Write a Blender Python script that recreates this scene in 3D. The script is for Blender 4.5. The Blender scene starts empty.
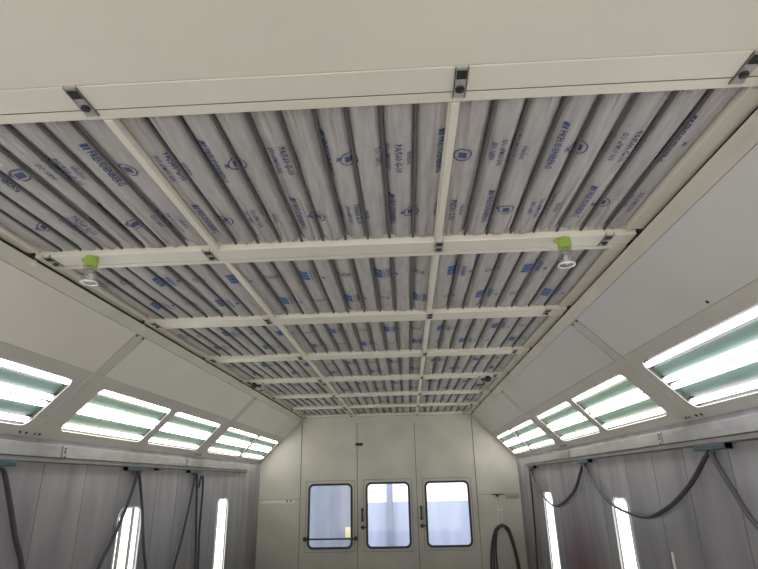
import bpy, bmesh, math, random
from mathutils import Vector, Matrix
R = random.Random(7)
C = bpy.context.scene.collection
PI = math.pi

# ------------------------------------------------------------------ materials
def nmat(name):
    m = bpy.data.materials.new(name); m.use_nodes = True
    nt = m.node_tree; b = nt.nodes['Principled BSDF']
    return m, nt, b
def paint(name, col, rough=.5, var=.08, scale=3.0, bump=.02, metal=0.0, col2=None, stretch=(1,1,1), spec=.35):
    m, nt, b = nmat(name); N = nt.nodes; L = nt.links
    tc = N.new('ShaderNodeTexCoord'); mp = N.new('ShaderNodeMapping'); mp.inputs['Scale'].default_value = stretch
    L.new(tc.outputs['Object'], mp.inputs['Vector'])
    ns = N.new('ShaderNodeTexNoise'); ns.inputs['Scale'].default_value = scale; ns.inputs['Detail'].default_value = 5
    L.new(mp.outputs['Vector'], ns.inputs['Vector'])
    rp = N.new('ShaderNodeValToRGB')
    a = col2 if col2 else tuple(c*(1-var) for c in col); d = tuple(min(1, c*(1+var)) for c in col)
    rp.color_ramp.elements[0].position = .3; rp.color_ramp.elements[1].position = .7
    rp.color_ramp.elements[0].color = (*a, 1); rp.color_ramp.elements[1].color = (*d, 1)
    L.new(ns.outputs['Fac'], rp.inputs['Fac']); L.new(rp.outputs['Color'], b.inputs['Base Color'])
    b.inputs['Roughness'].default_value = rough; b.inputs['Metallic'].default_value = metal
    b.inputs['Specular IOR Level'].default_value = spec
    if bump:
        n2 = N.new('ShaderNodeTexNoise'); n2.inputs['Scale'].default_value = 60; L.new(mp.outputs['Vector'], n2.inputs['Vector'])
        bp = N.new('ShaderNodeBump'); bp.inputs['Strength'].default_value = bump; bp.inputs['Distance'].default_value = .01
        L.new(n2.outputs['Fac'], bp.inputs['Height']); L.new(bp.outputs['Normal'], b.inputs['Normal'])
    return m
def emit(name, col, s):
    m, nt, b = nmat(name)
    b.inputs['Base Color'].default_value = (.8, .8, .8, 1)
    b.inputs['Emission Color'].default_value = (*col, 1); b.inputs['Emission Strength'].default_value = s
    return m
def pane_mat(name, tint, refl=.06, rough=.03):
    m = bpy.data.materials.new(name); m.use_nodes = True; nt = m.node_tree; nt.nodes.clear()
    o = nt.nodes.new('ShaderNodeOutputMaterial'); mx = nt.nodes.new('ShaderNodeMixShader')
    t = nt.nodes.new('ShaderNodeBsdfTransparent'); g = nt.nodes.new('ShaderNodeBsdfGlossy')
    t.inputs['Color'].default_value = (*tint, 1); g.inputs['Roughness'].default_value = rough
    mx.inputs['Fac'].default_value = refl
    nt.links.new(t.outputs[0], mx.inputs[1]); nt.links.new(g.outputs[0], mx.inputs[2]); nt.links.new(mx.outputs[0], o.inputs[0])
    return m
def wall_mat():
    m, nt, b = nmat('dirty_sheet_metal'); N = nt.nodes; L = nt.links
    tc = N.new('ShaderNodeTexCoord')
    mp = N.new('ShaderNodeMapping'); mp.inputs['Scale'].default_value = (2.2, 2.2, .55); L.new(tc.outputs['Object'], mp.inputs['Vector'])
    ns = N.new('ShaderNodeTexNoise'); ns.inputs['Scale'].default_value = 2.2; ns.inputs['Detail'].default_value = 6; L.new(mp.outputs['Vector'], ns.inputs['Vector'])
    rp = N.new('ShaderNodeValToRGB'); e = rp.color_ramp.elements
    e[0].position = .3; e[0].color = (.19, .18, .196, 1); e[1].position = .72; e[1].color = (.31, .298, .316, 1)
    L.new(ns.outputs['Fac'], rp.inputs['Fac'])
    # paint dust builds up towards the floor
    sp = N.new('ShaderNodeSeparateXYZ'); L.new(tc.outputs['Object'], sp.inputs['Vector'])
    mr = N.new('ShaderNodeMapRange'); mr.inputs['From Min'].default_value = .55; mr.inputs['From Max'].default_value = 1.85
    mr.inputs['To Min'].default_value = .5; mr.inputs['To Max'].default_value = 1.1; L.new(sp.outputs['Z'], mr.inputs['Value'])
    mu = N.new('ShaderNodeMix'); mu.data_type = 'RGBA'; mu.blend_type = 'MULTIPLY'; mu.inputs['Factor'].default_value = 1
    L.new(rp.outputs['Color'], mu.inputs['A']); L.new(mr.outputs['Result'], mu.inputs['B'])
    # maroon overspray patch low on the right side
    vm = N.new('ShaderNodeVectorMath'); vm.operation = 'DISTANCE'; L.new(tc.outputs['Object'], vm.inputs[0]); vm.inputs[1].default_value = (2.11, 6.35, .72)
    m2 = N.new('ShaderNodeMapRange'); m2.inputs['From Min'].default_value = .1; m2.inputs['From Max'].default_value = .95
    m2.inputs['To Min'].default_value = .92; m2.inputs['To Max'].default_value = 0; L.new(vm.outputs['Value'], m2.inputs['Value'])
    mx = N.new('ShaderNodeMix'); mx.data_type = 'RGBA'; L.new(m2.outputs['Result'], mx.inputs['Factor'])
    L.new(mu.outputs['Result'], mx.inputs['A']); mx.inputs['B'].default_value = (.085, .028, .042, 1)
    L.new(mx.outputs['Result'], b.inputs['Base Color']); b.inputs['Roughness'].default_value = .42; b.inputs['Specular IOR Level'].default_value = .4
    return m
def back_mat():
    m, nt, b = nmat('cream_back_paint'); N = nt.nodes; L = nt.links
    tc = N.new('ShaderNodeTexCoord')
    ns = N.new('ShaderNodeTexNoise'); ns.inputs['Scale'].default_value = 2.5; ns.inputs['Detail'].default_value = 5; L.new(tc.outputs['Object'], ns.inputs['Vector'])
    rp = N.new('ShaderNodeValToRGB'); e = rp.color_ramp.elements
    e[0].position = .3; e[0].color = (.435, .42, .38, 1); e[1].position = .7; e[1].color = (.53, .512, .465, 1); L.new(ns.outputs['Fac'], rp.inputs['Fac'])
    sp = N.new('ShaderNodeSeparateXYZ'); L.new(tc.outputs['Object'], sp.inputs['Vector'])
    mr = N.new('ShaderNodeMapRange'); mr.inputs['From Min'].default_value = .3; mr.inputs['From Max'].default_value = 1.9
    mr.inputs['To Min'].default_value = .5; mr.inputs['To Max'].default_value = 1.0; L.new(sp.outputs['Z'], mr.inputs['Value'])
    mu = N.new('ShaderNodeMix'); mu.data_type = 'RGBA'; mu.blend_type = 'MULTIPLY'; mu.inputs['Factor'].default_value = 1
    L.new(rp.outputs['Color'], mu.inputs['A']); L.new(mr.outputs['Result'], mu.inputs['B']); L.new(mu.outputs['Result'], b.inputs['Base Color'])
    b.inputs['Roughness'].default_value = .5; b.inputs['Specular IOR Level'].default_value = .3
    return m
def outside_mat():
    m, nt, b = nmat('frosted_daylight_wall'); N = nt.nodes; L = nt.links
    tc = N.new('ShaderNodeTexCoord'); mp = N.new('ShaderNodeMapping'); mp.inputs['Scale'].default_value = (2.5, 1, .7); L.new(tc.outputs['Object'], mp.inputs['Vector'])
    ns = N.new('ShaderNodeTexNoise'); ns.inputs['Scale'].default_value = 2.0; ns.inputs['Detail'].default_value = 4; L.new(mp.outputs['Vector'], ns.inputs['Vector'])
    rp = N.new('ShaderNodeValToRGB'); e = rp.color_ramp.elements
    e[0].position = .3; e[0].color = (.40, .41, .47, 1); e[1].position = .62; e[1].color = (.62, .62, .64, 1); L.new(ns.outputs['Fac'], rp.inputs['Fac'])
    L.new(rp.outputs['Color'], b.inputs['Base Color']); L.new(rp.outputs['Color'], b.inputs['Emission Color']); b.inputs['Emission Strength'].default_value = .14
    return m

M = {}
M['cream'] = paint('cream_enamel', (.64, .61, .53), .42, .05, 2.0, .015)
M['header'] = paint('cream_header_enamel', (.63, .60, .52), .45, .05, 1.5, .02)
M['cream_dirty'] = paint('dusty_cream_enamel', (.55, .53, .465), .5, .1, 3.0, .02)
M['slope'] = paint('off_white_panel_enamel', (.63, .61, .57), .5, .05, 1.4, .01)
M['slope_low'] = paint('dusty_light_panel_enamel', (.47, .455, .42), .5, .06, 1.6, .01)  # dim tone around the bright fixtures is put into this panel colour
M['slope_right'] = paint('cool_panel_enamel', (.54, .535, .525), .5, .05, 1.4, .01)  # right slope's dimmer, cooler light put into the enamel colour
M['back'] = back_mat(); M['wall'] = wall_mat()
M['rail'] = paint('scuffed_grey_rail', (.275, .27, .265), .45, .14, 2.4, .03, stretch=(1, 2.5, 6))
M['filter'] = paint('grey_filter_fleece', (.41, .392, .385), .95, .12, 7.0, .25, stretch=(6, 1, 1), spec=.1)
M['blue_ink'] = paint('blue_ink', (.075, .095, .195), .9, .15, 30, 0, spec=.1)
M['blue_ink_bright'] = paint('brighter_blue_ink', (.09, .14, .31), .9, .2, 30, 0, spec=.1)
M['grey_ink'] = paint('grey_blue_ink', (.15, .16, .22), .9, .15, 30, 0, spec=.1)
M['rod'] = paint('dull_steel_rod', (.085, .083, .082), .5, .1, 20, 0, metal=.2)
M['zinc'] = paint('zinc_plated_clip', (.40, .39, .37), .4, .12, 30, 0, metal=.35)
M['black'] = paint('black_hole', (.012, .012, .012), .6, .1, 20, 0)
M['bolt'] = paint('dark_bolt', (.05, .05, .055), .4, .1, 20, 0, metal=.5)
M['seam'] = paint('dark_seam_sealant', (.13, .125, .11), .7, .1, 10, 0)
M['wseam'] = paint('grey_sheet_seam', (.12, .115, .125), .7, .1, 10, 0)
M['hose'] = paint('black_rubber_hose', (.03, .028, .036), .6, .2, 12, .05)
M['hose2'] = paint('dusty_grey_hose', (.055, .05, .06), .55, .2, 12, .05)
M['trolley'] = paint('teal_grey_plastic', (.04, .075, .088), .5, .12, 10, .02)
M['gasket'] = paint('black_rubber_gasket', (.018, .02, .026), .5, .1, 10, 0)
M['green'] = paint('green_masking_tape', (.30, .42, .07), .6, .15, 25, .05)
M['cup'] = pane_mat('clear_plastic_cup', (.93, .94, .94), .16, .15)
M['cupbase'] = paint('cloudy_plastic', (.75, .75, .76), .25, .08, 20, 0)
M['pane'] = pane_mat('window_glass', (.94, .96, .98), .05, .05)
M['lens'] = pane_mat('fixture_glass', (.97, .985, .97), .05, .12)
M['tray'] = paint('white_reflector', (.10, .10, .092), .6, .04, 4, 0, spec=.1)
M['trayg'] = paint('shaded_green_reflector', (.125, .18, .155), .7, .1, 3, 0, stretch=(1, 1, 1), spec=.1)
M['tube_wall'] = emit('wall_tube_glow', (1, .985, .93), 1.8)
M['trayw'] = paint('grey_wall_reflector', (.20, .20, .20), .6, .04, 4, 0, spec=.1)
M['cap'] = paint('tube_end_cap', (.6, .6, .62), .4, .05, 10, 0)
M['tube_warm'] = emit('warm_tube_glow', (1, .985, .90), 7.4)
M['tube_cool'] = emit('cool_tube_glow', (.93, .93, 1.0), 7.4)
M['floor'] = paint('grey_floor_paint', (.50, .485, .46), .6, .15, 2.5, .05)
M['out_blue'] = paint('lavender_shutter', (.21, .245, .345), .6, .10, 2.0, .02, stretch=(3, 1, .6))
M['out_white'] = outside_mat()
M['out_post'] = paint('grey_outside_post', (.11, .13, .19), .6, .08, 5, 0)
M['yellow'] = paint('faded_yellow_sticker', (.62, .62, .36), .7, .1, 5, 0)
M['light_strip'] = paint('pale_grey_strip', (.55, .55, .53), .5, .1, 9, 0)

# ------------------------------------------------------------------ mesh helpers
class MB:
    def __init__(s): s.v = []; s.f = []; s.mi = []
    def add(s, vs, fs, mi=0):
        o = len(s.v); s.v += [tuple(v) for v in vs]; s.f += [tuple(i+o for i in f) for f in fs]; s.mi += [mi]*len(fs); return s
    def box(s, x0, x1, y0, y1, z0, z1, mi=0, bev=0):
        if bev:
            bm = bmesh.new(); bmesh.ops.create_cube(bm, size=1)
            for v in bm.verts: v.co = ((x0+x1)/2+v.co.x*(x1-x0), (y0+y1)/2+v.co.y*(y1-y0), (z0+z1)/2+v.co.z*(z1-z0))
            bmesh.ops.bevel(bm, geom=list(bm.edges), offset=bev, segments=2, affect='EDGES', profile=.5)
            bm.verts.index_update(); s.add([v.co[:] for v in bm.verts], [[v.index for v in f.verts] for f in bm.faces], mi); bm.free(); return s
        v = [(x, y, z) for z in (z0, z1) for y in (y0, y1) for x in (x0, x1)]
        return s.add(v, [(0,2,3,1), (4,5,7,6), (0,1,5,4), (2,6,7,3), (0,4,6,2), (1,3,7,5)], mi)
    def tube(s, pts, r, seg=8, mi=0, caps=True):
        pts = [Vector(p) for p in pts]; vs = []; fs = []; n = len(pts)
        prev = None
        for i, p in enumerate(pts):
            t = (pts[min(i+1, n-1)]-pts[max(i-1, 0)]).normalized()
            if prev is None:
                a = Vector((0, 0, 1)) if abs(t.z) < .9 else Vector((1, 0, 0)); u = t.cross(a).normalized()
            else:
                u = (prev - t*prev.dot(t)).normalized()
            prev = u; w = t.cross(u)
            rr = r[i] if isinstance(r, (list, tuple)) else r
            for k in range(seg):
                an = 2*PI*k/seg; vs.append(p+u*math.cos(an)*rr+w*math.sin(an)*rr)
        for i in range(n-1):
            for k in range(seg):
                a = i*seg+k; b = i*seg+(k+1) % seg; fs.append((a, b, b+seg, a+seg))
        if caps: fs.append(tuple(range(seg))[::-1]); fs.append(tuple(range((n-1)*seg, n*seg)))
        return s.add(vs, fs, mi)
    def prism(s, prof, a0, a1, axis='y', mi=0):   # closed profile of (x,z) extruded along y, or (y,z) along x
        n = len(prof)
        mk = (lambda p, a: (p[0], a, p[1])) if axis == 'y' else (lambda p, a: (a, p[0], p[1]))
        vs = [mk(p, a0) for p in prof]+[mk(p, a1) for p in prof]
        fs = [(i, (i+1) % n, (i+1) % n+n, i+n) for i in range(n)]+[tuple(range(n))[::-1], tuple(range(n, 2*n))]
        return s.add(vs, fs, mi)
    def xf(s, m): s.v = [tuple(m @ Vector(v)) for v in s.v]; return s
    def build(s, name, mats, parent=None, smooth=False):
        me = bpy.data.meshes.new(name); me.from_pydata(s.v, [], s.f)
        for m in (mats if isinstance(mats, (list, tuple)) else [mats]): me.materials.append(m)
        me.polygons.foreach_set('material_index', s.mi)
        bm = bmesh.new(); bm.from_mesh(me); bmesh.ops.recalc_face_normals(bm, faces=bm.faces); bm.to_mesh(me); bm.free()
        if smooth:
            me.polygons.foreach_set('use_smooth', [True]*len(me.polygons))
            me.set_sharp_from_angle(angle=math.radians(40))
        o = bpy.data.objects.new(name, me); C.objects.link(o)
        if parent: o.parent = parent
        return o
def tag(o, label=None, cat=None, group=None, kind=None):
    if label: o['label'] = label
    if cat: o['category'] = cat
    if group: o['group'] = group
    if kind: o['kind'] = kind
    return o
def empty(name, loc=(0, 0, 0)):
    o = bpy.data.objects.new(name, None); C.objects.link(o); o.location = loc; o.empty_display_size = .1; return o
def struct(name, mb, m, parent=None, smooth=False):
    o = mb.build(name, m, parent, smooth)
    if not parent: o['kind'] = 'structure'
    return o
def children(o): return [c for c in bpy.data.objects if c.parent == o]
def copy_tree(o, parent=None):
    c = o.copy(); C.objects.link(c)
    if parent: c.parent = parent
    for ch in children(o): copy_tree(ch, c)
    return c
def rrect(x0, x1, y0, y1, r, n=6):
    p = []
    for cx, cy, a0 in ((x1-r, y1-r, 0), (x0+r, y1-r, 90), (x0+r, y0+r, 180), (x1-r, y0+r, 270)):
        for k in range(n+1):
            a = math.radians(a0+90*k/n); p.append((cx+r*math.cos(a), cy+r*math.sin(a)))
    return p
def rect(x0, x1, y0, y1): return [(x1, y1), (x0, y1), (x0, y0), (x1, y0)]
def flat(outlines, depth=0.0, bevel=0.0):
    """filled 2-D outline with holes, extruded +-depth in local z -> (verts, faces)"""
    cu = bpy.data.curves.new('tmp', 'CURVE'); cu.dimensions = '2D'; cu.fill_mode = 'BOTH' if depth else 'BACK'
    cu.extrude = depth
    for ol in outlines:
        sp = cu.splines.new('POLY'); sp.points.add(len(ol)-1); sp.use_cyclic_u = True
        for q, p in zip(sp.points, ol): q.co = (p[0], p[1], 0, 1)
    o = bpy.data.objects.new('tmp', cu); C.objects.link(o)
    me = bpy.data.meshes.new_from_object(o.evaluated_get(bpy.context.evaluated_depsgraph_get()))
    bm = bmesh.new(); bm.from_mesh(me); bmesh.ops.remove_doubles(bm, verts=bm.verts, dist=1e-5); bm.verts.index_update()
    r = ([v.co.copy() for v in bm.verts], [[v.index for v in f.verts] for f in bm.faces])
    bm.free(); bpy.data.objects.remove(o); bpy.data.curves.remove(cu); bpy.data.meshes.remove(me)
    return r
def text2d(body, size, off=0.0, sx=1.0):
    cu = bpy.data.curves.new('tmp', 'FONT'); cu.body = body; cu.size = size; cu.offset = off; cu.resolution_u = 1
    cu.align_x = 'CENTER'; cu.align_y = 'CENTER'; cu.fill_mode = 'FRONT'
    o = bpy.data.objects.new('tmp', cu); C.objects.link(o)
    me = bpy.data.meshes.new_from_object(o.evaluated_get(bpy.context.evaluated_depsgraph_get()))
    bm = bmesh.new(); bm.from_mesh(me); bmesh.ops.triangulate(bm, faces=bm.faces)
    for _ in range(2):
        long = [e for e in bm.edges if abs(e.verts[0].co.y-e.verts[1].co.y) > .008]
        if long: bmesh.ops.subdivide_edges(bm, edges=long, cuts=1); bmesh.ops.triangulate(bm, faces=bm.faces)
    bm.verts.index_update()
    r = ([(v.co.x*sx, v.co.y) for v in bm.verts], [[v.index for v in f.verts] for f in bm.faces]); bm.free()
    bpy.data.objects.remove(o); bpy.data.curves.remove(cu); bpy.data.meshes.remove(me)
    return r

# ------------------------------------------------------------------ measured layout
ROW = [1.225, 2.345, 3.484, 4.645, 5.780, 6.931, 8.090, 9.204]    # crossbar centres
ORD = ['first', 'second', 'third', 'fourth', 'fifth', 'sixth', 'seventh', 'eighth']
CLIPX = [-1.360, -.583, .518, 1.298]
XL, XR = -1.388, 1.366                # filter field edges
MULX = [-.536, .509]
YB = 9.3                              # door wall
A = (1.42, 2.63); B = (2.11, 1.918)   # slope top and bottom (half section)
Y0 = -1.6                             # open entrance end behind the photographer

# ------------------------------------------------------------------ room shell
struct('floor', MB().box(-2.4, 2.4, Y0, YB+.1, -.1, 0), M['floor'])
struct('ceiling', MB().box(-1.6, 1.6, Y0, YB+.1, 2.95, 3.0), M['cream_dirty'])
for s, nm in ((-1, 'left'), (1, 'right')):
    xs = sorted((s*2.11, s*2.19))
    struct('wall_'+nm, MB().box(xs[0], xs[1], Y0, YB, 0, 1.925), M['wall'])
    # vertical sheet joints of the side wall
    seams = [2.2, 2.71, 3.212, 3.733, 4.207, 4.72, 5.4, 5.9, 6.45, 6.95, 8.2, 8.75] if s > 0 else [2.1, 2.6, 3.1, 3.693, 4.207, 4.72, 5.45, 5.95, 6.5, 7.05, 8.15, 8.7]
    for y in seams:
        w = .0018; x0, x1 = sorted((s*2.1085, s*2.112))
        MB().box(x0, x1, y-w, y+w, .02, 1.765).build('sheet_seam', M['wseam'], bpy.data.objects['wall_'+nm])
# plenum side walls above the slopes so that no light leaks over the filters
for k, s in enumerate((-1, 1)):
    x0, x1 = sorted((s*1.47, s*1.55))
    struct('trim_%d' % (k+1), MB().box(x0, x1, Y0, YB+.1, 2.66, 2.95), M['cream_dirty'])

# ---- slope frames: local (u down the slope, v along y, w out of the panel into the room)
def slope_mat(s):
    a = Vector((s*A[0], 0, A[1])); b = Vector((s*B[0], 0, B[1]))
    u = (b-a).normalized(); v = Vector((0, 1, 0)); w = Vector((-s*abs(u.z), 0, -abs(u.x)))
    m = Matrix(((u.x, v.x, w.x, a.x), (u.y, v.y, w.y, a.y), (u.z, v.z, w.z, a.z), (0, 0, 0, 1)))
    return m
SLEN = math.hypot(B[0]-A[0], B[1]-A[1])
MODS = [(.44, 3.45), (3.51, 6.40), (6.46, 9.3)]
FIX = [[(.79, 2.0), (2.10, 3.355)], [(3.69, 4.875), (5.01, 6.24)], [(6.57, 7.875), (7.97, 9.14)]]
U0, U1 = .525, .915
for s, nm in ((-1, 'left'), (1, 'right')):
    sm = slope_mat(s)
    back = MB()
    back.box(.006, .46, Y0, YB, -.06, -.008)                       # solid backing behind the plain panels
    root = struct('wall_upper_'+nm, back.xf(sm), M['seam'])
    top = MB().box(.002, .036, Y0, YB, -.008, .004).box(.036, .072, Y0, YB, -.008, -.0005).xf(sm)
    top.build('top_flange', M['cream_dirty'], root)
    spans = [(Y0, .34)]+MODS
    for (y0, y1), fx in zip(spans, [[]]+FIX):
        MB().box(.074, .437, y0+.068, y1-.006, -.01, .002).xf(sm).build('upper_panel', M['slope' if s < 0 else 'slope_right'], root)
        ol = [rect(.4395, SLEN+.004, y0+.003, y1-.003)]
        ol += [rrect(U0, U1, f0, f1, .055) for f0, f1 in fx]
        vs, fs = flat(ol, .0022)
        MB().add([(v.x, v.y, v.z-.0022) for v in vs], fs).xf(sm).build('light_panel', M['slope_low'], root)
    for y in (.40, 3.48, 6.43):
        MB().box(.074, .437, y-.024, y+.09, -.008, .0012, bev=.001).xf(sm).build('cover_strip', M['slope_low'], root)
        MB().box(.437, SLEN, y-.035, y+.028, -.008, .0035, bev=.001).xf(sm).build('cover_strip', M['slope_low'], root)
        for du, dy in ((.086, -.012), (.086, .075), (.962, -.12), (.962, -.06), (.962, .02), (.962, .07)):
            MB().tube([sm @ Vector((du, y+dy, -.002)), sm @ Vector((du, y+dy, .006))], .0085, 8).build('screw', M['bolt'], root)
    if s > 0:
        MB().tube([sm @ Vector((.415, 2.372, -.002)), sm @ Vector((.415, 2.372, .004))], .009, 8).build('screw_hole', M['black'], root)

# ------------------------------------------------------------------ fluorescent fixtures
def fixture(m, w0, w1, l0, l1, warm, label, group, wallset=False):
    """tray recessed behind an opening spanning w0..w1 (across the tubes) and l0..l1 (along them); room side is +z"""
    root = empty('light_fixture', m @ Vector(((w0+w1)/2, (l0+l1)/2, 0))); inv = Matrix.Translation(-root.location)
    T = inv @ m
    W = w1-w0
    d = -.05
    ee = .03 if not warm else .046
    # folded reflector: white troughs around the tubes, two green-grey ridges between
    prof = [(-.03, -.006), (-.03, d), (.185, d), (.20, d+.014), (.385, d+.014), (.40, d), (.635, d), (.65, d+.014), (.835, d+.014), (.85, d), (1.03, d), (1.03, -.006)]
    mb = MB(); pts = [(w0+W*p[0], p[1]) for p in prof]; e = .03
    for i in range(len(pts)-1):
        g = 1 if i in (3, 7) else 0
        mb.add([(pts[i][0], l0-ee, pts[i][1]), (pts[i+1][0], l0-ee, pts[i+1][1]), (pts[i+1][0], l1+ee, pts[i+1][1]), (pts[i][0], l1+ee, pts[i][1])], [(0, 1, 2, 3)], g)
    for l in (l0-ee, l1+ee):
        mb.add([(w0-W*.03, l, -.006), (w0-W*.03, l, d), (w1+W*.03, l, d), (w1+W*.03, l, -.006)], [(0, 1, 2, 3)], 0)
    mb.xf(T).build('reflector', [M['trayw'], M['trayw']] if wallset else [M['tray'], M['trayg']], root)
    for q in (.10, .445, .585, .925):
        u = w0+W*q; z = d+.025
        t = MB().tube([(u, l0+.05-ee*1.6, z), (u, l1-.05+ee*1.6, z)], .0175, 12).xf(T).build('fluorescent_tube', M['tube_wall' if wallset else 'tube_warm' if warm else 'tube_cool'], root, True)
        for la, lb in ((l0-.002-ee*.9, l0+.052-ee*1.6), (l1-.052+ee*1.6, l1+.002+ee*.9)):
            MB().tube([(u, la, z), (u, lb, z)], .0195, 8).xf(T).build('end_cap', M['cap'], t)
    vs, fs = flat([rrect(w0-.012, w1+.012, l0-.012, l1+.012, .06)], 0)
    MB().add([(v.x, v.y, -.0055) for v in vs], fs).xf(T).build('glass_pane', M['lens'], root)
    if wallset:
        vs, fs = flat([rrect(w0-.012, w1+.012, l0-.012, l1+.012, .105), rrect(w0, w1, l0, l1, .095)], .006)
        MB().add([(v.x, v.y, v.z+.004) for v in vs], fs).xf(T).build('frame', M['cap'], root)
    return tag(root, label, 'light fixture', group)
for s, nm in ((-1, 'left'), (1, 'right')):
    m = slope_mat(s); k = 0
    for fx in FIX:
        for f0, f1 in fx:
            if k == 0: lab = f'lit tube fixture in the {nm} sloped panel, beside the photographer, mostly out of frame'
            elif k == 1: lab = f'cool white four-tube light cut off by the {nm} edge of the photo'
            else: lab = f'glowing four-tube light with green-grey stripes, {ORD[k-1]} one along the {nm} sloped panel'
            if k == 5: lab = f'smallest four-tube light on the {nm} slope, touching the door wall'
            fixture(m, U0, U1, f0, f1, k > 1, lab, 'tube lights in the sloped panels'); k += 1
# vertical wall lights, set into the side walls (local x -> y, local y -> z, local z -> into room)
def wall_m(s):
    return Matrix(((0, 0, -s, s*2.11), (1, 0, 0, 0), (0, 1, 0, 0), (0, 0, 0, 1)))
WL = {-1: [(4.785, 5.19), (7.27, 7.69)], 1: [(4.80, 5.165), (7.255, 7.70)]}
for s, nm in ((-1, 'left'), (1, 'right')):
    for k, (a, b) in enumerate(WL[s]):
        lab = f'tall white upright tube light in the {nm} wall, ' + ('the nearer and wider one' if k == 0 else 'the far narrow one by the doors')
        fixture(wall_m(s), a, b, .16, 1.425, True, lab, 'upright lights in the side walls', True)
# cut the wall openings
for s, nm in ((-1, 'left'), (1, 'right')):
    w = bpy.data.objects['wall_'+nm]
    ol = [rect(Y0, YB, 0, 1.925)]+[rrect(a, b, .16, 1.425, .095) for a, b in WL[s]]
    vs, fs = flat(ol, .004)
    me = w.data; mb = MB().add([(v.x, v.y, v.z-.004) for v in vs], fs).xf(wall_m(s))
    me.clear_geometry(); me.from_pydata(mb.v, [], mb.f); me.update()

# ------------------------------------------------------------------ front header and ceiling frame
hd = MB().box(-1.43, 1.43, Y0, 1.1565, 2.641, 2.70)
struct('trim_3', hd, M['header'])
for k, (s, xi) in enumerate(((-1, XL), (1, XR))):
    o = empty('trim_%d' % (k+4)); o['kind'] = 'structure'
    x0, x1 = sorted((xi, s*1.437))
    for i in range(7):
        MB().box(x0, x1, ROW[i]+.1015, ROW[i+1]-.09, 2.650, 2.70, bev=.002).build('edge_rail', M['cream'], o)
        xa, xb = sorted((xi-s*.006, xi)); MB().box(xa, xb, ROW[i]+.078, ROW[i+1]-.085, 2.646, 2.69, bev=.001).build('inner_lip', M['cream'], o)
        if s < 0:
            MB().box(-1.452, -1.420, ROW[i+1]-.055, ROW[i+1]-.03, 2.606, 2.636, bev=.004).build('corner_tab', M['cap'], o)
    xa, xb = sorted((s*1.437, s*1.452)); MB().box(xa, xb, Y0, YB, 2.664, 2.70).build('groove', M['seam'], o)

# clip: a zinc channel with a square slot and a bolt
def clip(parent, x, first):
    rt = MB().box(x-.019, x+.019, -.065, .058, 2.636, 2.6405, bev=.001)
    rt.box(x-.019, x-.0155, -.065, .058, 2.636, 2.651).box(x+.0155, x+.019, -.065, .058, 2.636, 2.651)
    o = rt.build('joint_clip', M['zinc'], parent)
    MB().box(x-.013, x+.014, -.054, -.022, 2.6335, 2.637).build('slot', M['black'], o)
    MB().tube([(x, .018, 2.630), (x, .018, 2.638)], .0135, 10).tube([(x, .018, 2.627), (x, .018, 2.631)], .008, 6).build('bolt', M['bolt'], o)
bars = []
ORDB = ['cream front crossbar under the solid header panel, nearest of all',
        'cream crossbar carrying the two green-taped cups',
        'plain cream crossbar just behind the one with green-taped cups',
        'cream crossbar in the middle of the grid, third behind the header',
        'cream crossbar carrying the two dark uncovered sprinklers',
        'thin-looking cream crossbar just behind the dark sprinklers',
        'cream crossbar with two tiny grey sprinkler heads, near the doors',
        'cream end bar where the filter ceiling meets the door wall']
for i, y in enumerate(ROW):
    r = empty('crossbar', (0, y, 0))
    tag(r, ORDB[i], 'crossbar', 'crossbars of the filter ceiling')
    x0, x1 = -1.418, 1.418
    g = .034 if i == 0 else .0565
    MB().box(x0, x1, -.065 if i == 0 else -.058, g, 2.640, 2.72, bev=.003).build('beam', M['cream'], r)
    MB().box(x0, x1, g, g+.0065, 2.6435, 2.70).build('groove', M['seam'], r)
    MB().box(x0, x1, g+.0065, .1015 if i else .079, 2.641, 2.70, bev=.001).build('lip', M['cream'], r)
    if i: MB().box(x0, x1, -.098, -.058, 2.669, 2.70, bev=.002).build('flange', M['cream_dirty'], r)  # the flange's shade is put into this darker enamel
    for x in CLIPX: clip(r, x+(.02 if i == 0 and x == -.583 else 0), i == 0)
    bars.append(r)

# mullions between neighbouring filters
for i in range(7):
    for j, x in enumerate(MULX):
        y0, y1 = ROW[i]+.085, ROW[i+1]-.06
        r = empty('mullion', (x, (y0+y1)/2, 2.65)); h = (y1-y0)/2
        side = 'left' if j == 0 else 'right'
        tag(r, f'thin cream mullion bar on the {side} of the centre filter, {ORD[i]} row from the header', 'mullion', 'mullions of the filter ceiling')
        MB().box(-.010, .016, -h, h, -.012, .045, bev=.002).build('web', M['cream'], r)
        MB().box(-.017, -.010, -h, h, -.003, .045, bev=.001).build('side_lip', M['cream'], r)

# ------------------------------------------------------------------ filters
STR_PA = text2d('PA/560 G-10', .034, .0007, .98); STR_ISO1 = text2d('ISO ePM10 50%', .027, .0004, .92); STR_ISO2 = text2d('ISO 16890', .027, .0004, .92)
STR_F = text2d('FREUDENBERG', .034, .0007, .98); STR_VIL = text2d('viledon', .032, .0003, .9); STR_M5 = text2d('M5', .020, .0004)
def poly2d(pts, n=6):   # four-sided mark split into strips so that it follows the fleece
    a, b, c, d = [Vector(p) for p in pts]; v = []; f = []
    for k in range(n+1):
        v += [tuple(a.lerp(d, k/n)), tuple(b.lerp(c, k/n))]
        if k: f.append([2*k-2, 2*k-1, 2*k+1, 2*k])
    return (v, f)
def ring2d(r0, r1, sx=1.0, n=20):
    v = []; f = []
    for k in range(n):
        a = 2*PI*k/n; v += [(r0*math.cos(a)*sx, r0*math.sin(a)), (r1*math.cos(a)*sx, r1*math.sin(a))]
    for k in range(n): a = 2*k; b = 2*((k+1) % n); f.append([a, a+1, b+1, b])
    return (v, f)
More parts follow.
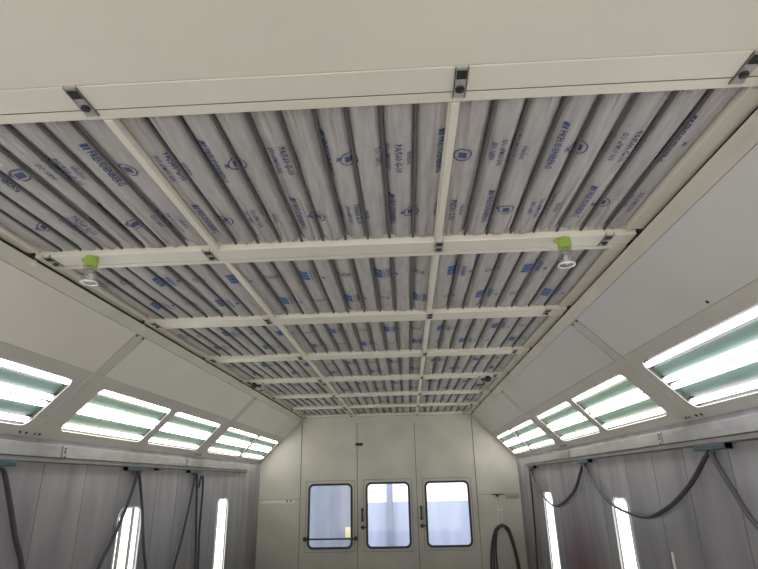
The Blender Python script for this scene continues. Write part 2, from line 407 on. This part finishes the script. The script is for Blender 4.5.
RODX = [[-1.381, -1.278, -1.183, -1.081, -.981, -.877, -.774, -.669, -.536],
        [-.536, -.435, -.329, -.227, -.122, -.022, .083, .185, .289, .396, .509],
        [.509, .634, .734, .844, .950, 1.053, 1.165, 1.267, 1.366]]
COLN = ['left', 'centre', 'right']
ZR = 2.6635   # rod axis height
def crease(seed):
    rr = random.Random(seed); out = []
    for _ in range(3):
        out.append((rr.uniform(.12, .88), rr.uniform(-.25, .25), rr.uniform(.3, 1.0), rr.uniform(.0, 1), rr.choice((-1, 1))))
    return out
class Cloth:
    def __init__(s, xs, y0, y1, seed, strong):
        s.xs = xs; s.y0 = y0; s.y1 = y1; s.st = strong
        rr = random.Random(seed)
        s.amp = [rr.uniform(.034, .042) for _ in xs]; s.skew = [rr.uniform(.75, 1.35) for _ in xs]
        s.cr = [crease(seed*31+k) for k in range(len(xs))]
        s.ph = rr.uniform(0, 6)
    def z(s, x, y):
        xs = s.xs; k = 0
        while k < len(xs)-2 and x > xs[k+1]: k += 1
        t = min(1, max(0, (x-xs[k])/(xs[k+1]-xs[k]))); v = (y-s.y0)/(s.y1-s.y0)
        b = max(0, math.sin(PI*t**s.skew[k]))**.33
        z = 2.695 - s.amp[k]*b*(1+.10*math.sin(5*y+s.ph+k))
        c = 0
        for t0, dt, a, vc, sg in s.cr[k]:       # long lazy folds, strongest near the bay ends
            d = (t-(t0+dt*(v-.5)))/.055
            c += a*math.exp(-d*d)*(.25+max(0, abs(v-.45)*2)**1.5)
            c -= .6*a*math.exp(-(d-1.5)**2)*(.25+max(0, abs(v-.45)*2)**1.5)
        z += .0075*s.st*c*math.sin(PI*t)
        # pinched ends where the fleece is tucked under the bars
        z += .016*max(0, 1-v/.06)**2*b + .014*max(0, (v-.95)/.05)**2*b
        return z
def stamp(mb, cl, shape, x, y, mi, sx=1.0):
    """print laid on the fleece: text runs along +y, tops of letters face +x"""
    vs, fs = shape
    out = []
    for a, b in vs:
        X = min(max(x+b*sx, cl.xs[0]+.002), cl.xs[-1]-.002); Y = min(max(y+a, cl.y0+.005), cl.y1-.005)
        out.append((X, Y, cl.z(X, Y)-.003))
    mb.add(out, fs, mi)
for i in range(7):
    ya, yb = ROW[i]+.06, ROW[i+1]-.058
    for j in range(3):
        xs = list(RODX[j]); root = empty('ceiling_filter', ((xs[0]+xs[-1])/2, (ya+yb)/2, 2.69))
        row = ORD[i] if i < 6 else 'last'
        extra = {0: 'just behind the header', 6: 'against the door wall'}.get(i, f'counted from the header')
        tag(root, f'grey ribbed fleece filter in the {COLN[j]} column, {row} row {extra}', 'filter', 'ceiling filters')
        cl = Cloth(xs, ya, yb, i*3+j+11, 1.0 if i == 0 else .6)
        nx = 18 if i == 0 else (12 if i < 3 else 9); ny = 34 if i == 0 else 18
        px = []
        for k in range(len(xs)-1):
            px += [xs[k]+(xs[k+1]-xs[k])*q/nx for q in range(nx)]
        px.append(xs[-1])
        py = [ya+(yb-ya)*(.5-.5*math.cos(PI*q/ny)*(.35)-.5*.65*(1-2*q/ny)) for q in range(ny+1)]
        mb = MB(); W = len(px)
        vs = [(x, y, cl.z(x, y)) for y in py for x in px]
        mb.add(vs, [(a*W+b, a*W+b+1, (a+1)*W+b+1, (a+1)*W+b) for a in range(ny) for b in range(W-1)], 0)
        cb = len(mb.f)
        if i == 0:
            for rowk, (yc, off) in enumerate(((1.605, .089), (2.018, -.087))):
                for n in range(-5, 6):
                    x = off+.3945*n
                    for shp, dx, dy in ((STR_F, 0, 0), (STR_M5, .040, .0), (ring2d(.028, .033, 1.15), .078, 0), (poly2d([(-.016, -.014), (.016, -.014), (.016, .014), (-.016, .014)]), .078, 0), (STR_ISO2, .180, -.01), (STR_ISO1, .212, 0), (STR_PA, .250, 0), (STR_VIL, .290, .005)):
                        if xs[0]+.025 < x+dx < xs[-1]-.02: stamp(mb, cl, shp, x+dx, yc+dy, 1, 1.0)
                    # maker's emblem ahead of the first letter
                    if xs[0]+.02 < x < xs[-1]-.02:
                        stamp(mb, cl, poly2d([(-.158, -.012), (-.140, -.012), (-.133, .012), (-.151, .012)]), x, yc, 1)
                        stamp(mb, cl, poly2d([(-.136, -.012), (-.126, -.012), (-.119, .012), (-.129, .012)]), x, yc, 1)
        else:
            yc = 2.71+1.1398*(i-1)
            for yk, off in ((yc, -.191), (yc+.41, .009)):
                for n in range(-5, 6):
                    x = off+.4*n
                    if xs[0]+.03 < x < xs[-1]-.02:     # blue block print with pale slits
                        for q in range(3):
                            stamp(mb, cl, poly2d([(-.062+.043*q, -.022), (-.025+.043*q, -.022), (-.025+.043*q, .022), (-.062+.043*q, .022)]), x, yk, 2)
                    if xs[0]+.02 < x+.034 < xs[-1]-.02:
                        stamp(mb, cl, poly2d([(-.065, -.002), (.065, -.002), (.065, .002), (-.065, .002)]), x+.034, yk, 2)
                    if xs[0]+.03 < x+.06 < xs[-1]-.02:
                        for q in range(5):
                            a = -.068+.028*q
                            stamp(mb, cl, poly2d([(a, -.015), (a+.009, -.015), (a+.009, .015), (a, .015)]), x+.06, yk, 2)
                            stamp(mb, cl, poly2d([(a+.009, -.0035), (a+.019, -.0035), (a+.019, .0035), (a+.009, .0035)]), x+.06, yk, 2)
                            stamp(mb, cl, poly2d([(a+.009, .010), (a+.019, .010), (a+.019, .015), (a+.009, .015)]), x+.06, yk, 2)
                    if xs[0]+.02 < x+.10 < xs[-1]-.02:
                        stamp(mb, cl, poly2d([(-.018, -.010), (.012, -.010), (.018, .010), (-.012, .010)]), x+.10, yk+.012, 3)
                    if xs[0]+.05 < x+.216 < xs[-1]-.04:
                        stamp(mb, cl, ring2d(.010, .016, 1.6, 10), x+.193, yk, 3)
                        stamp(mb, cl, ring2d(.010, .016, 1.6, 10), x+.222, yk, 3)
                        stamp(mb, cl, poly2d([(-.024, -.004), (.024, -.004), (.024, .004), (-.024, .004)]), x+.246, yk, 3)
        mb.xf(Matrix.Translation(-root.location))
        fo = mb.build('filter_pad', [M['filter'], M['blue_ink'], M['blue_ink_bright'], M['grey_ink']], root, True)
        for k, x in enumerate(xs):
            if k in (0, len(xs)-1): continue
            lx = x-root.location.x; z = ZR-root.location.z
            MB().tube([(lx, ya+.03-root.location.y, z), (lx+R.uniform(-.002, .002), yb-.020-root.location.y, z)], .0068, 8).build('support_rod', M['rod'], root, True)

# ------------------------------------------------------------------ sprinklers
def sprinkler(x, y, label, kind):
    r = empty('sprinkler', (x, y, 2.6385))
    tag(r, label, 'sprinkler', 'sprinklers under the crossbars')
    MB().tube([(0, 0, .0), (0, 0, -.03)], .014, 10).build('pipe_stub', M['zinc'], r, True)
    if kind == 'cup':
        t = MB().tube([(0, 0, .0), (0, 0, -.008), (0, 0, -.044), (0, 0, -.050)], [.027, .030, .0305, .029], 16).box(-.045, -.028, -.006, .006, -.022, -.006)
        t.build('green_tape', M['green'], r, True)
        prof = [(-.046, .029), (-.070, .030), (-.112, .037), (-.126, .038), (-.132, .034), (-.133, .02), (-.133, .004)]
        c = MB().tube([(0, .012*min(k/3, 1), z-.0001*k) for k, (z, _) in enumerate(prof)], [q for _, q in prof], 18, caps=False).build('plastic_cup', M['cup'], r, True)
        MB().tube([(.037*math.cos(PI*q/10), .012+.037*math.sin(PI*q/10), -.128) for q in range(21)], .0042, 8).build('cup_rim', M['cupbase'], c, True)
        h = MB().tube([(0, 0, -.03), (0, 0, -.055)], [.009, .006], 8).tube([(0, .003, -.066), (0, .003, -.070)], .016, 12).box(-.012, -.009, -.002, .002, -.068, -.05).box(.009, .012, -.002, .002, -.068, -.05)
        h.build('sprinkler_head', M['zinc'], r, True)
    elif kind == 'dark':
        s = 1 if x > 0 else -1
        MB().tube([(s*.085, -.04, -.003-.033*(1-math.cos(PI*q/8))) for q in range(9)], [max(.004, .034*math.sin(PI*q/8)) for q in range(9)], 12).build('dark_tape_ball', M['hose'], r, True)
        MB().tube([(s*.08, -.04, -.036), (s*.03, -.01, -.035), (0, .005, -.05)], [.013, .012, .013], 8).build('drop_pipe', M['bolt'], r, True)
        c = MB().tube([(0, 0, -.02), (0, .004, -.05), (0, .01, -.085)], [.018, .026, .036], 14, caps=False).build('loose_cup', M['zinc'], r, True)
        MB().tube([(0, .01, -.083), (0, .01, -.09)], .037, 14).build('cup_rim', M['bolt'], c, True)
    else:
        MB().tube([(0, 0, -.03), (0, 0, -.06)], [.010, .007], 8).tube([(0, 0, -.062), (0, 0, -.068)], .026, 10).build('sprinkler_head', M['bolt'], r, True)
sprinkler(1.090, 2.300, 'right-hand sprinkler in a clear cup with lime green tape', 'cup')
sprinkler(-1.143, 2.300, 'left-hand sprinkler in a clear cup with lime green tape', 'cup')
sprinkler(1.133, 5.80, 'right-hand dark uncovered sprinkler on the middle crossbar', 'dark')
sprinkler(-1.215, 5.80, 'left-hand dark uncovered sprinkler on the middle crossbar', 'dark')
sprinkler(1.104, 8.09, 'tiny far sprinkler head at the right near the doors', 'bare')
sprinkler(-1.165, 8.09, 'tiny far sprinkler head at the left near the doors', 'bare')

# ------------------------------------------------------------------ hose rails and trolleys
RE = {-1: 8.43, 1: 8.50}
for s, nm in ((-1, 'left'), (1, 'right')):
    r = empty('hose_rail', (s*2.11, 4, 1.8)); tag(r, f'long scuffed grey hose rail along the top of the {nm} wall', 'rail')
    def P(x): return -s*x
    def bx(a, b, y0, y1, z0, z1, bev=0):
        x0, x1 = sorted((P(a), P(b))); return MB().box(x0, x1, y0-4, y1-4, z0-1.8, z1-1.8, bev=bev)
    bx(0, .045, Y0+.3, RE[s], 1.798, 1.880, .003).build('channel', M['rail'], r)
    bx(0, .034, Y0+.3, RE[s], 1.769, 1.795, .002).build('lower_flange', M['rail'], r)
    bx(0, .030, Y0+.3, RE[s], 1.763, 1.7695).build('dark_lip', M['seam'], r)
    for y in ((3.88, 6.107) if s > 0 else (3.79, 6.013)):
        o = bx(.045, .047, y-.006, y+.006, 1.80, 1.878).build('splice_joint', M['seam'], r)
        for dz in (1.86, 1.838, 1.805):
            x = P(.046); MB().tube([(x, y+.035-4, dz-1.8), (x+P(.005), y+.035-4, dz-1.8)], .007, 8).build('rivet', M['bolt'], o)
def trolley(s, y0, y1, label, z0=1.733):
    y0 *= .978; y1 *= .978; yc = (y0+y1)/2; r = empty('hose_trolley', (s*2.085, yc, 1.763)); tag(r, label, 'trolley', 'hose trolleys on the wall rails')
    h = (y1-y0)/2
    MB().box(-.020, .020, -h, h, z0-1.763, 0, bev=.003).build('body', M['trolley'], r)
    MB().box(-.022, .022, -h, -h+.018, z0-1.765, .0005, bev=.002).build('end_block', M['gasket'], r)
    if h > .1: MB().tube([(0, 0, z0-1.763), (0, 0, z0-1.795)], .012, 8).build('hose_eye', M['bolt'], r, True)
trolley(1, 3.22, 3.58, 'large teal-grey hose trolley nearest on the right rail')
trolley(1, 5.655, 6.035, 'teal-grey hose trolley in the middle of the right rail')
trolley(1, 8.12, 8.50, 'small-looking dark hose trolley at the far end of the right rail')
trolley(-1, 3.08, 3.435, 'teal-grey hose trolley cut off by the left edge of the photo')
trolley(-1, 4.86, 5.21, 'teal-grey hose trolley on the left rail above the nearer wall light')
trolley(-1, 6.29, 6.65, 'far teal-grey hose trolley on the left rail')
trolley(-1, 5.47, 5.55, 'tiny square teal stop block on the left rail', 1.745)

# ------------------------------------------------------------------ hoses
def spline(pts, n=8):
    p = [Vector(q) for q in pts]; out = []
    for i in range(len(p)-1):
        a = p[max(i-1, 0)]; b = p[i]; c = p[i+1]; d = p[min(i+2, len(p)-1)]
        for k in range(n):
            t = k/n; out.append(.5*((2*b)+(c-a)*t+(2*a-5*b+4*c-d)*t*t+(3*b-a-3*c+d)*t**3))
    out.append(p[-1]); return out
def hose(s, yz, label, twin=True, r=.0105, gap=.011):
    k = .984 if s > 0 else .9885; yz = [(y*k, 1.6+(z-1.6)*k if z > .12 else .012) for y, z in yz]
    base = empty('air_hose', (s*2.082, yz[0][0], yz[0][1])); tag(base, label, 'hose', 'hoses hanging from the wall rails')
    pts = spline([(0, y-yz[0][0], z-yz[0][1]) for y, z in yz])
    MB().tube(pts, r, 8).build('hose_strand', M['hose'], base, True)
    if twin:
        n = len(pts); MB().tube([q+Vector((-s*.008, .7*gap*math.sin(PI*k/(n-1))*1.0+.003, gap*.6*math.sin(PI*k/(n-1)))) for k, q in enumerate(pts)], r*.85, 8).build('hose_strand', M['hose2'], base, True)
hose(1, [(8.42, 1.72), (8.42, 1.66), (8.44, 1.3), (8.50, .9), (8.62, .4), (8.66, .0)], 'black hose hanging straight down at the far end of the right wall', False, .012)
hose(1, [(8.40, 1.72), (8.22, 1.58), (7.711, 1.366), (7.106, 1.276), (6.328, 1.442), (5.98, 1.63), (5.86, 1.725)], 'black hose swag between the far and middle trolleys on the right')
hose(1, [(5.84, 1.725), (5.72, 1.64), (5.428, 1.469), (5.099, 1.354), (4.534, 1.305), (4.123, 1.376), (3.718, 1.535), (3.45, 1.70), (3.41, 1.725)], 'black hose swag between the middle and nearest trolleys on the right', True, .0105, .012)
hose(1, [(3.385, 1.725), (3.34, 1.65), (3.236, 1.508), (3.099, 1.348), (2.8, 1.16), (2.4, 1.07), (1.9, 1.12)], 'thick black hose running from nearest right trolley out of the frame', True, .0105, .012)
hose(-1, [(3.26, 1.73), (3.315, 1.70), (3.423, 1.517), (3.53, 1.32), (3.649, 1.131), (3.75, .8), (3.8, .3), (3.8, .05)], 'thick black hose at the far left edge of the photo', True, .0105, .010)
hose(-1, [(5.03, 1.725), (5.0, 1.64), (4.918, 1.461), (4.76, 1.22), (4.579, 1.004), (4.35, .6), (4.25, .1)], 'hose slanting down across the nearer left wall light', False, .013)
hose(-1, [(5.05, 1.725), (5.10, 1.64), (5.20, 1.42), (5.26, 1.25), (5.34, 1.05), (5.418, .889), (5.55, .5), (5.6, .0)], 'hose hanging along the right side of the nearer left wall light', False, .013)
hose(-1, [(6.47, 1.73), (6.43, 1.66), (6.30, 1.30), (6.19, 1.02), (6.05, .75), (5.95, .3), (5.93, .05)], 'hose slanting down from the far left trolley', False, .012)
hose(-1, [(6.49, 1.73), (6.50, 1.66), (6.58, 1.25), (6.65, .95), (6.70, .6), (6.72, .0)], 'hose hanging straight below the far left trolley', False, .012)
hose(-1, [(6.58, 1.58), (6.60, 1.66), (6.645, 1.70), (6.69, 1.67), (6.715, 1.5), (6.72, 1.12), (6.75, .9), (6.80, .5), (6.82, .0)], 'hose looped over beside the far left trolley', False, .012)

# ------------------------------------------------------------------ door wall
bw = MB()
for x0, x1 in ((-2.2, -1.428), (1.428, 2.2)):
    bw.box(x0, x1, YB, YB+.06, 0, 2.70)
bw.box(-1.428, 1.428, YB, YB+.06, 2.53, 2.70)
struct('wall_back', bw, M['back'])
wb = bpy.data.objects['wall_back']
MB().box(-1.426, 1.420, YB-.014, YB, 2.545, 2.64, bev=.002).build('door_head', M['back'], wb)
for x in (-1.431, 1.424): MB().box(x-.0045, x+.0045, YB-.004, YB+.01, 0, 2.64).build('frame_gap', M['seam'], wb)
MB().box(-2.09, -1.45, YB-.003, YB+.002, 1.352, 1.3575).build('panel_seam', M['seam'], wb)
MB().box(1.45, 2.09, YB-.003, YB+.002, 1.374, 1.3795).build('panel_seam', M['seam'], wb)
MB().box(-2.06, -1.52, YB-.005, YB+.002, 1.305, 1.352).build('cover_strip', M['cream_dirty'], wb)
for x in (-1.642, -1.58): MB().tube([(x, YB-.007, 1.333), (x, YB, 1.333)], .015, 10).build('screw', M['bolt'], wb)
for x in (-.499, .464): MB().box(x-.03, x+.03, YB+.045, YB+.055, 0, 2.54).build('door_stop', M['gasket'], wb)  # dark strips added behind the leaf gaps to block leaking light
DX = [(-1.4255, -.503), (-.495, .460), (.468, 1.4185)]
WIN = [(-1.297, -.578, .618, 1.585), (-.362, .350, .615, 1.592), (.588, 1.305, .620, 1.592)]
for k in range(3):
    x0, x1 = DX[k]; a, b, c, d = WIN[k]
    ol = [rect(x0, x1, .02, 2.525), rrect(a+.02, b-.02, c+.02, d-.02, .06)]
    vs, fs = flat(ol, .02)
    dm = Matrix(((1, 0, 0, 0), (0, 0, -1, YB+.021), (0, 1, 0, 0), (0, 0, 0, 1)))
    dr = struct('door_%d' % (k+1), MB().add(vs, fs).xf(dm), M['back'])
    vs, fs = flat([rrect(a-.035, b+.03, c-.042, d+.042, .012), rrect(a+.004, b-.004, c+.004, d-.004, .07)], .003)
    MB().add([(v.x, v.y, v.z+.0215) for v in vs], fs).xf(dm).build('window_plate', M['back'], dr)
    vs, fs = flat([rrect(a-.038, b+.033, c-.045, d+.045, .012), rrect(a-.032, b+.027, c-.039, d+.039, .012)], .0025)
    MB().add([(v.x, v.y, v.z+.0225) for v in vs], fs).xf(dm).build('plate_edge', M['seam'], dr)
    vs, fs = flat([rrect(a, b, c, d, .085), rrect(a+.032, b-.032, c+.032, d-.032, .06)], .009)
    MB().add([(v.x, v.y, v.z+.029) for v in vs], fs).xf(dm).build('gasket', M['gasket'], dr)
    vs, fs = flat([rrect(a+.015, b-.015, c+.015, d-.015, .06)], 0)
    MB().add([(v.x, v.y, .012) for v in vs], fs).xf(dm).build('window_pane', M['pane'], dr)
    if k:
        hx = -.421 if k == 1 else .520; z0, z1 = (1.017, 1.195) if k == 1 else (1.028, 1.212)
        h = MB().tube(spline([(hx, YB-.0, z0+.01), (hx, YB-.035, z0+.018), (hx, YB-.045, (z0+z1)/2), (hx, YB-.035, z1-.018), (hx, YB, z1-.01)]), .013, 8)
        h.box(hx-.018, hx+.018, YB-.008, YB+.002, z0-.01, z0+.035).box(hx-.018, hx+.018, YB-.008, YB+.002, z1-.035, z1+.01)
        h.build('pull_handle', M['gasket'], dr, True)
        kb = MB().tube([(hx+.004, YB, z0-.095), (hx+.004, YB-.03, z0-.095), (hx+.004, YB-.05, z0-.095)], [.026, .03, .02], 12).box(hx+.01, hx+.075, YB-.03, YB-.018, z0-.103, z0-.088)
        kb.build('latch_knob', M['gasket'], dr, True)
    else:
        pb = MB().tube([(-1.345, YB-.07, .770), (-.505, YB-.07, .768)], .013, 10)
        for x in (-1.335, -.525): pb.box(x-.02, x+.02, YB-.075, YB+.002, .742, .798, bev=.004)
        pb.build('push_bar', M['gasket'], dr, True)
        MB().box(-.525, -.405, YB-.035, YB-.001, 2.165, 2.212, bev=.006).build('roller_latch', M['gasket'], dr)
# hook, pipes and hose coil right of the doors
r = empty('hose_hook', (1.75, YB, 1.36)); tag(r, 'small dark hook bar with thin pipes on the wall right of the doors', 'hook')
MB().box(-.10, .10, -.055, -.035, .005, .021, bev=.003).box(-.035, .01, -.06, 0, -.02, .02, bev=.003).build('hook_bar', M['gasket'], r)
MB().tube([(-.025, -.012, -.02), (-.022, -.012, -.43)], .007, 8).build('pipe', M['light_strip'], r, True)
MB().tube([(.03, -.012, .0), (.035, -.012, -.40)], .007, 8).box(-.035, .045, -.018, 0, -.225, -.205).build('pipe', M['light_strip'], r, True)
MB().box(.12, .335, -.006, 0, -.055, .0).build('wall_plate', M['back'], r)
r = empty('hose_coil', (1.76, YB-.04, .93)); tag(r, 'coil of black hose hung on the wall right of the doors', 'hose coil')
loops = [([(1.554, .06), (1.550, .31), (1.583, .618), (1.655, .85), (1.761, .925), (1.863, .873), (1.914, .711), (1.957, .492), (1.985, .25), (1.99, .06)], 0),
         ([(1.60, .06), (1.590, .31), (1.612, .618), (1.67, .82), (1.761, .895), (1.84, .84), (1.892, .69), (1.935, .48), (1.96, .25), (1.96, .06)], -.018),
         ([(1.645, .06), (1.637, .31), (1.640, .60), (1.683, .86), (1.755, .91), (1.84, .87), (1.90, .70), (1.94, .40), (1.95, .06)], -.036)]
for pts, dy in loops:
    MB().tube(spline([(x-1.76, dy, z-.93) for x, z in pts]), .014, 8).build('hose_loop', M['hose'], r, True)
MB().box(-.04, .04, -.03, .04, -.055, -.03, bev=.004).build('hanger', M['zinc'], r)
tag(MB().box(2.100, 2.109, 4.135, 4.16, .55, 1.11, bev=.003).build('gauge_strip', M['light_strip']), 'short narrow pale strip standing on the dark right wall', 'strip')  # narrow pale strip set against the right wall

# ------------------------------------------------------------------ workshop seen through the door windows
struct('wall_outside', MB().box(-4, 4, 14, 14.1, 1.13, 3.4), M['out_white'])
struct('wall_outside_lower', MB().box(-4, 4, 13.98, 14.1, 0, 1.13), M['out_blue'])
struct('floor_outside', MB().box(-4, 4, YB+.1, 14.1, -.1, 0), M['floor'])
tag(MB().box(-.20, -.06, 13.85, 13.97, 0, 3.4, bev=.01).build('steel_post', M['out_post']), 'grey steel post seen through the middle door window', 'post')
r = empty('grey_curtain', (-1.35, 11.2, 0)); r.location.x = -1.185; tag(r, 'lavender curtain panel filling the left door window', 'curtain')
mb = MB(); n = 60
pr = [(-.565+1.13*k/n, .007*math.sin(k*.35)+.003*math.sin(k*.8)) for k in range(n+1)]
vs = [(x, y, z) for z in (0.02, 2.6) for x, y in pr]
mb.add(vs, [(k, k+1, k+n+2, k+n+1) for k in range(n)])
mb.build('curtain_sheet', M['out_blue'], r, True)
MB().box(.29, .42, -.06, -.045, .62, .80).build('sticker', M['yellow'], r)
MB().box(-.60, .60, -.02, .02, 2.6, 2.64).build('curtain_rail', M['out_post'], r)

# ------------------------------------------------------------------ light, world, camera
w = bpy.data.worlds.new('World'); bpy.context.scene.world = w; w.use_nodes = True
bg = w.node_tree.nodes['Background']; bg.inputs['Color'].default_value = (1, .97, .92, 1); bg.inputs['Strength'].default_value = 2.2
def area(name, loc, rot, sx, sy, e, col):
    l = bpy.data.lights.new(name, 'AREA'); l.shape = 'RECTANGLE'; l.size = sx; l.size_y = sy; l.energy = e; l.color = col
    o = bpy.data.objects.new(name, l); C.objects.link(o); o.location = loc; o.rotation_euler = rot; return o
area('workshop_light', (0, 12.2, 3.3), (math.radians(20), 0, 0), 5, 1.5, 120, (.9, .94, 1))  # unseen area lamp added to brighten the workshop behind the door windows
cam = bpy.data.cameras.new('Camera'); co = bpy.data.objects.new('Camera', cam); C.objects.link(co)
pitch, yaw, roll, f = .3517, -.0440, -.0213, 537.0
F = Vector((math.sin(yaw)*math.cos(pitch), math.cos(yaw)*math.cos(pitch), math.sin(pitch)))
rt = Vector((math.cos(yaw), -math.sin(yaw), 0)); up = rt.cross(F)
r2 = rt*math.cos(roll)+up*math.sin(roll); u2 = -rt*math.sin(roll)+up*math.cos(roll)
co.matrix_world = Matrix(((r2.x, u2.x, -F.x, .333), (r2.y, u2.y, -F.y, 0), (r2.z, u2.z, -F.z, 1.6), (0, 0, 0, 1)))
cam.sensor_fit = 'HORIZONTAL'; cam.sensor_width = 36; cam.lens = 36*f/758; cam.clip_start = .02
sc = bpy.context.scene; sc.camera = co
sc.view_settings.view_transform = 'Standard'; sc.view_settings.look = 'None'; sc.view_settings.exposure = .50
sc.cycles.use_denoising = True; sc.cycles.max_bounces = 10; sc.cycles.diffuse_bounces = 6; sc.cycles.transparent_max_bounces = 12
sc.cycles.sample_clamp_indirect = 6
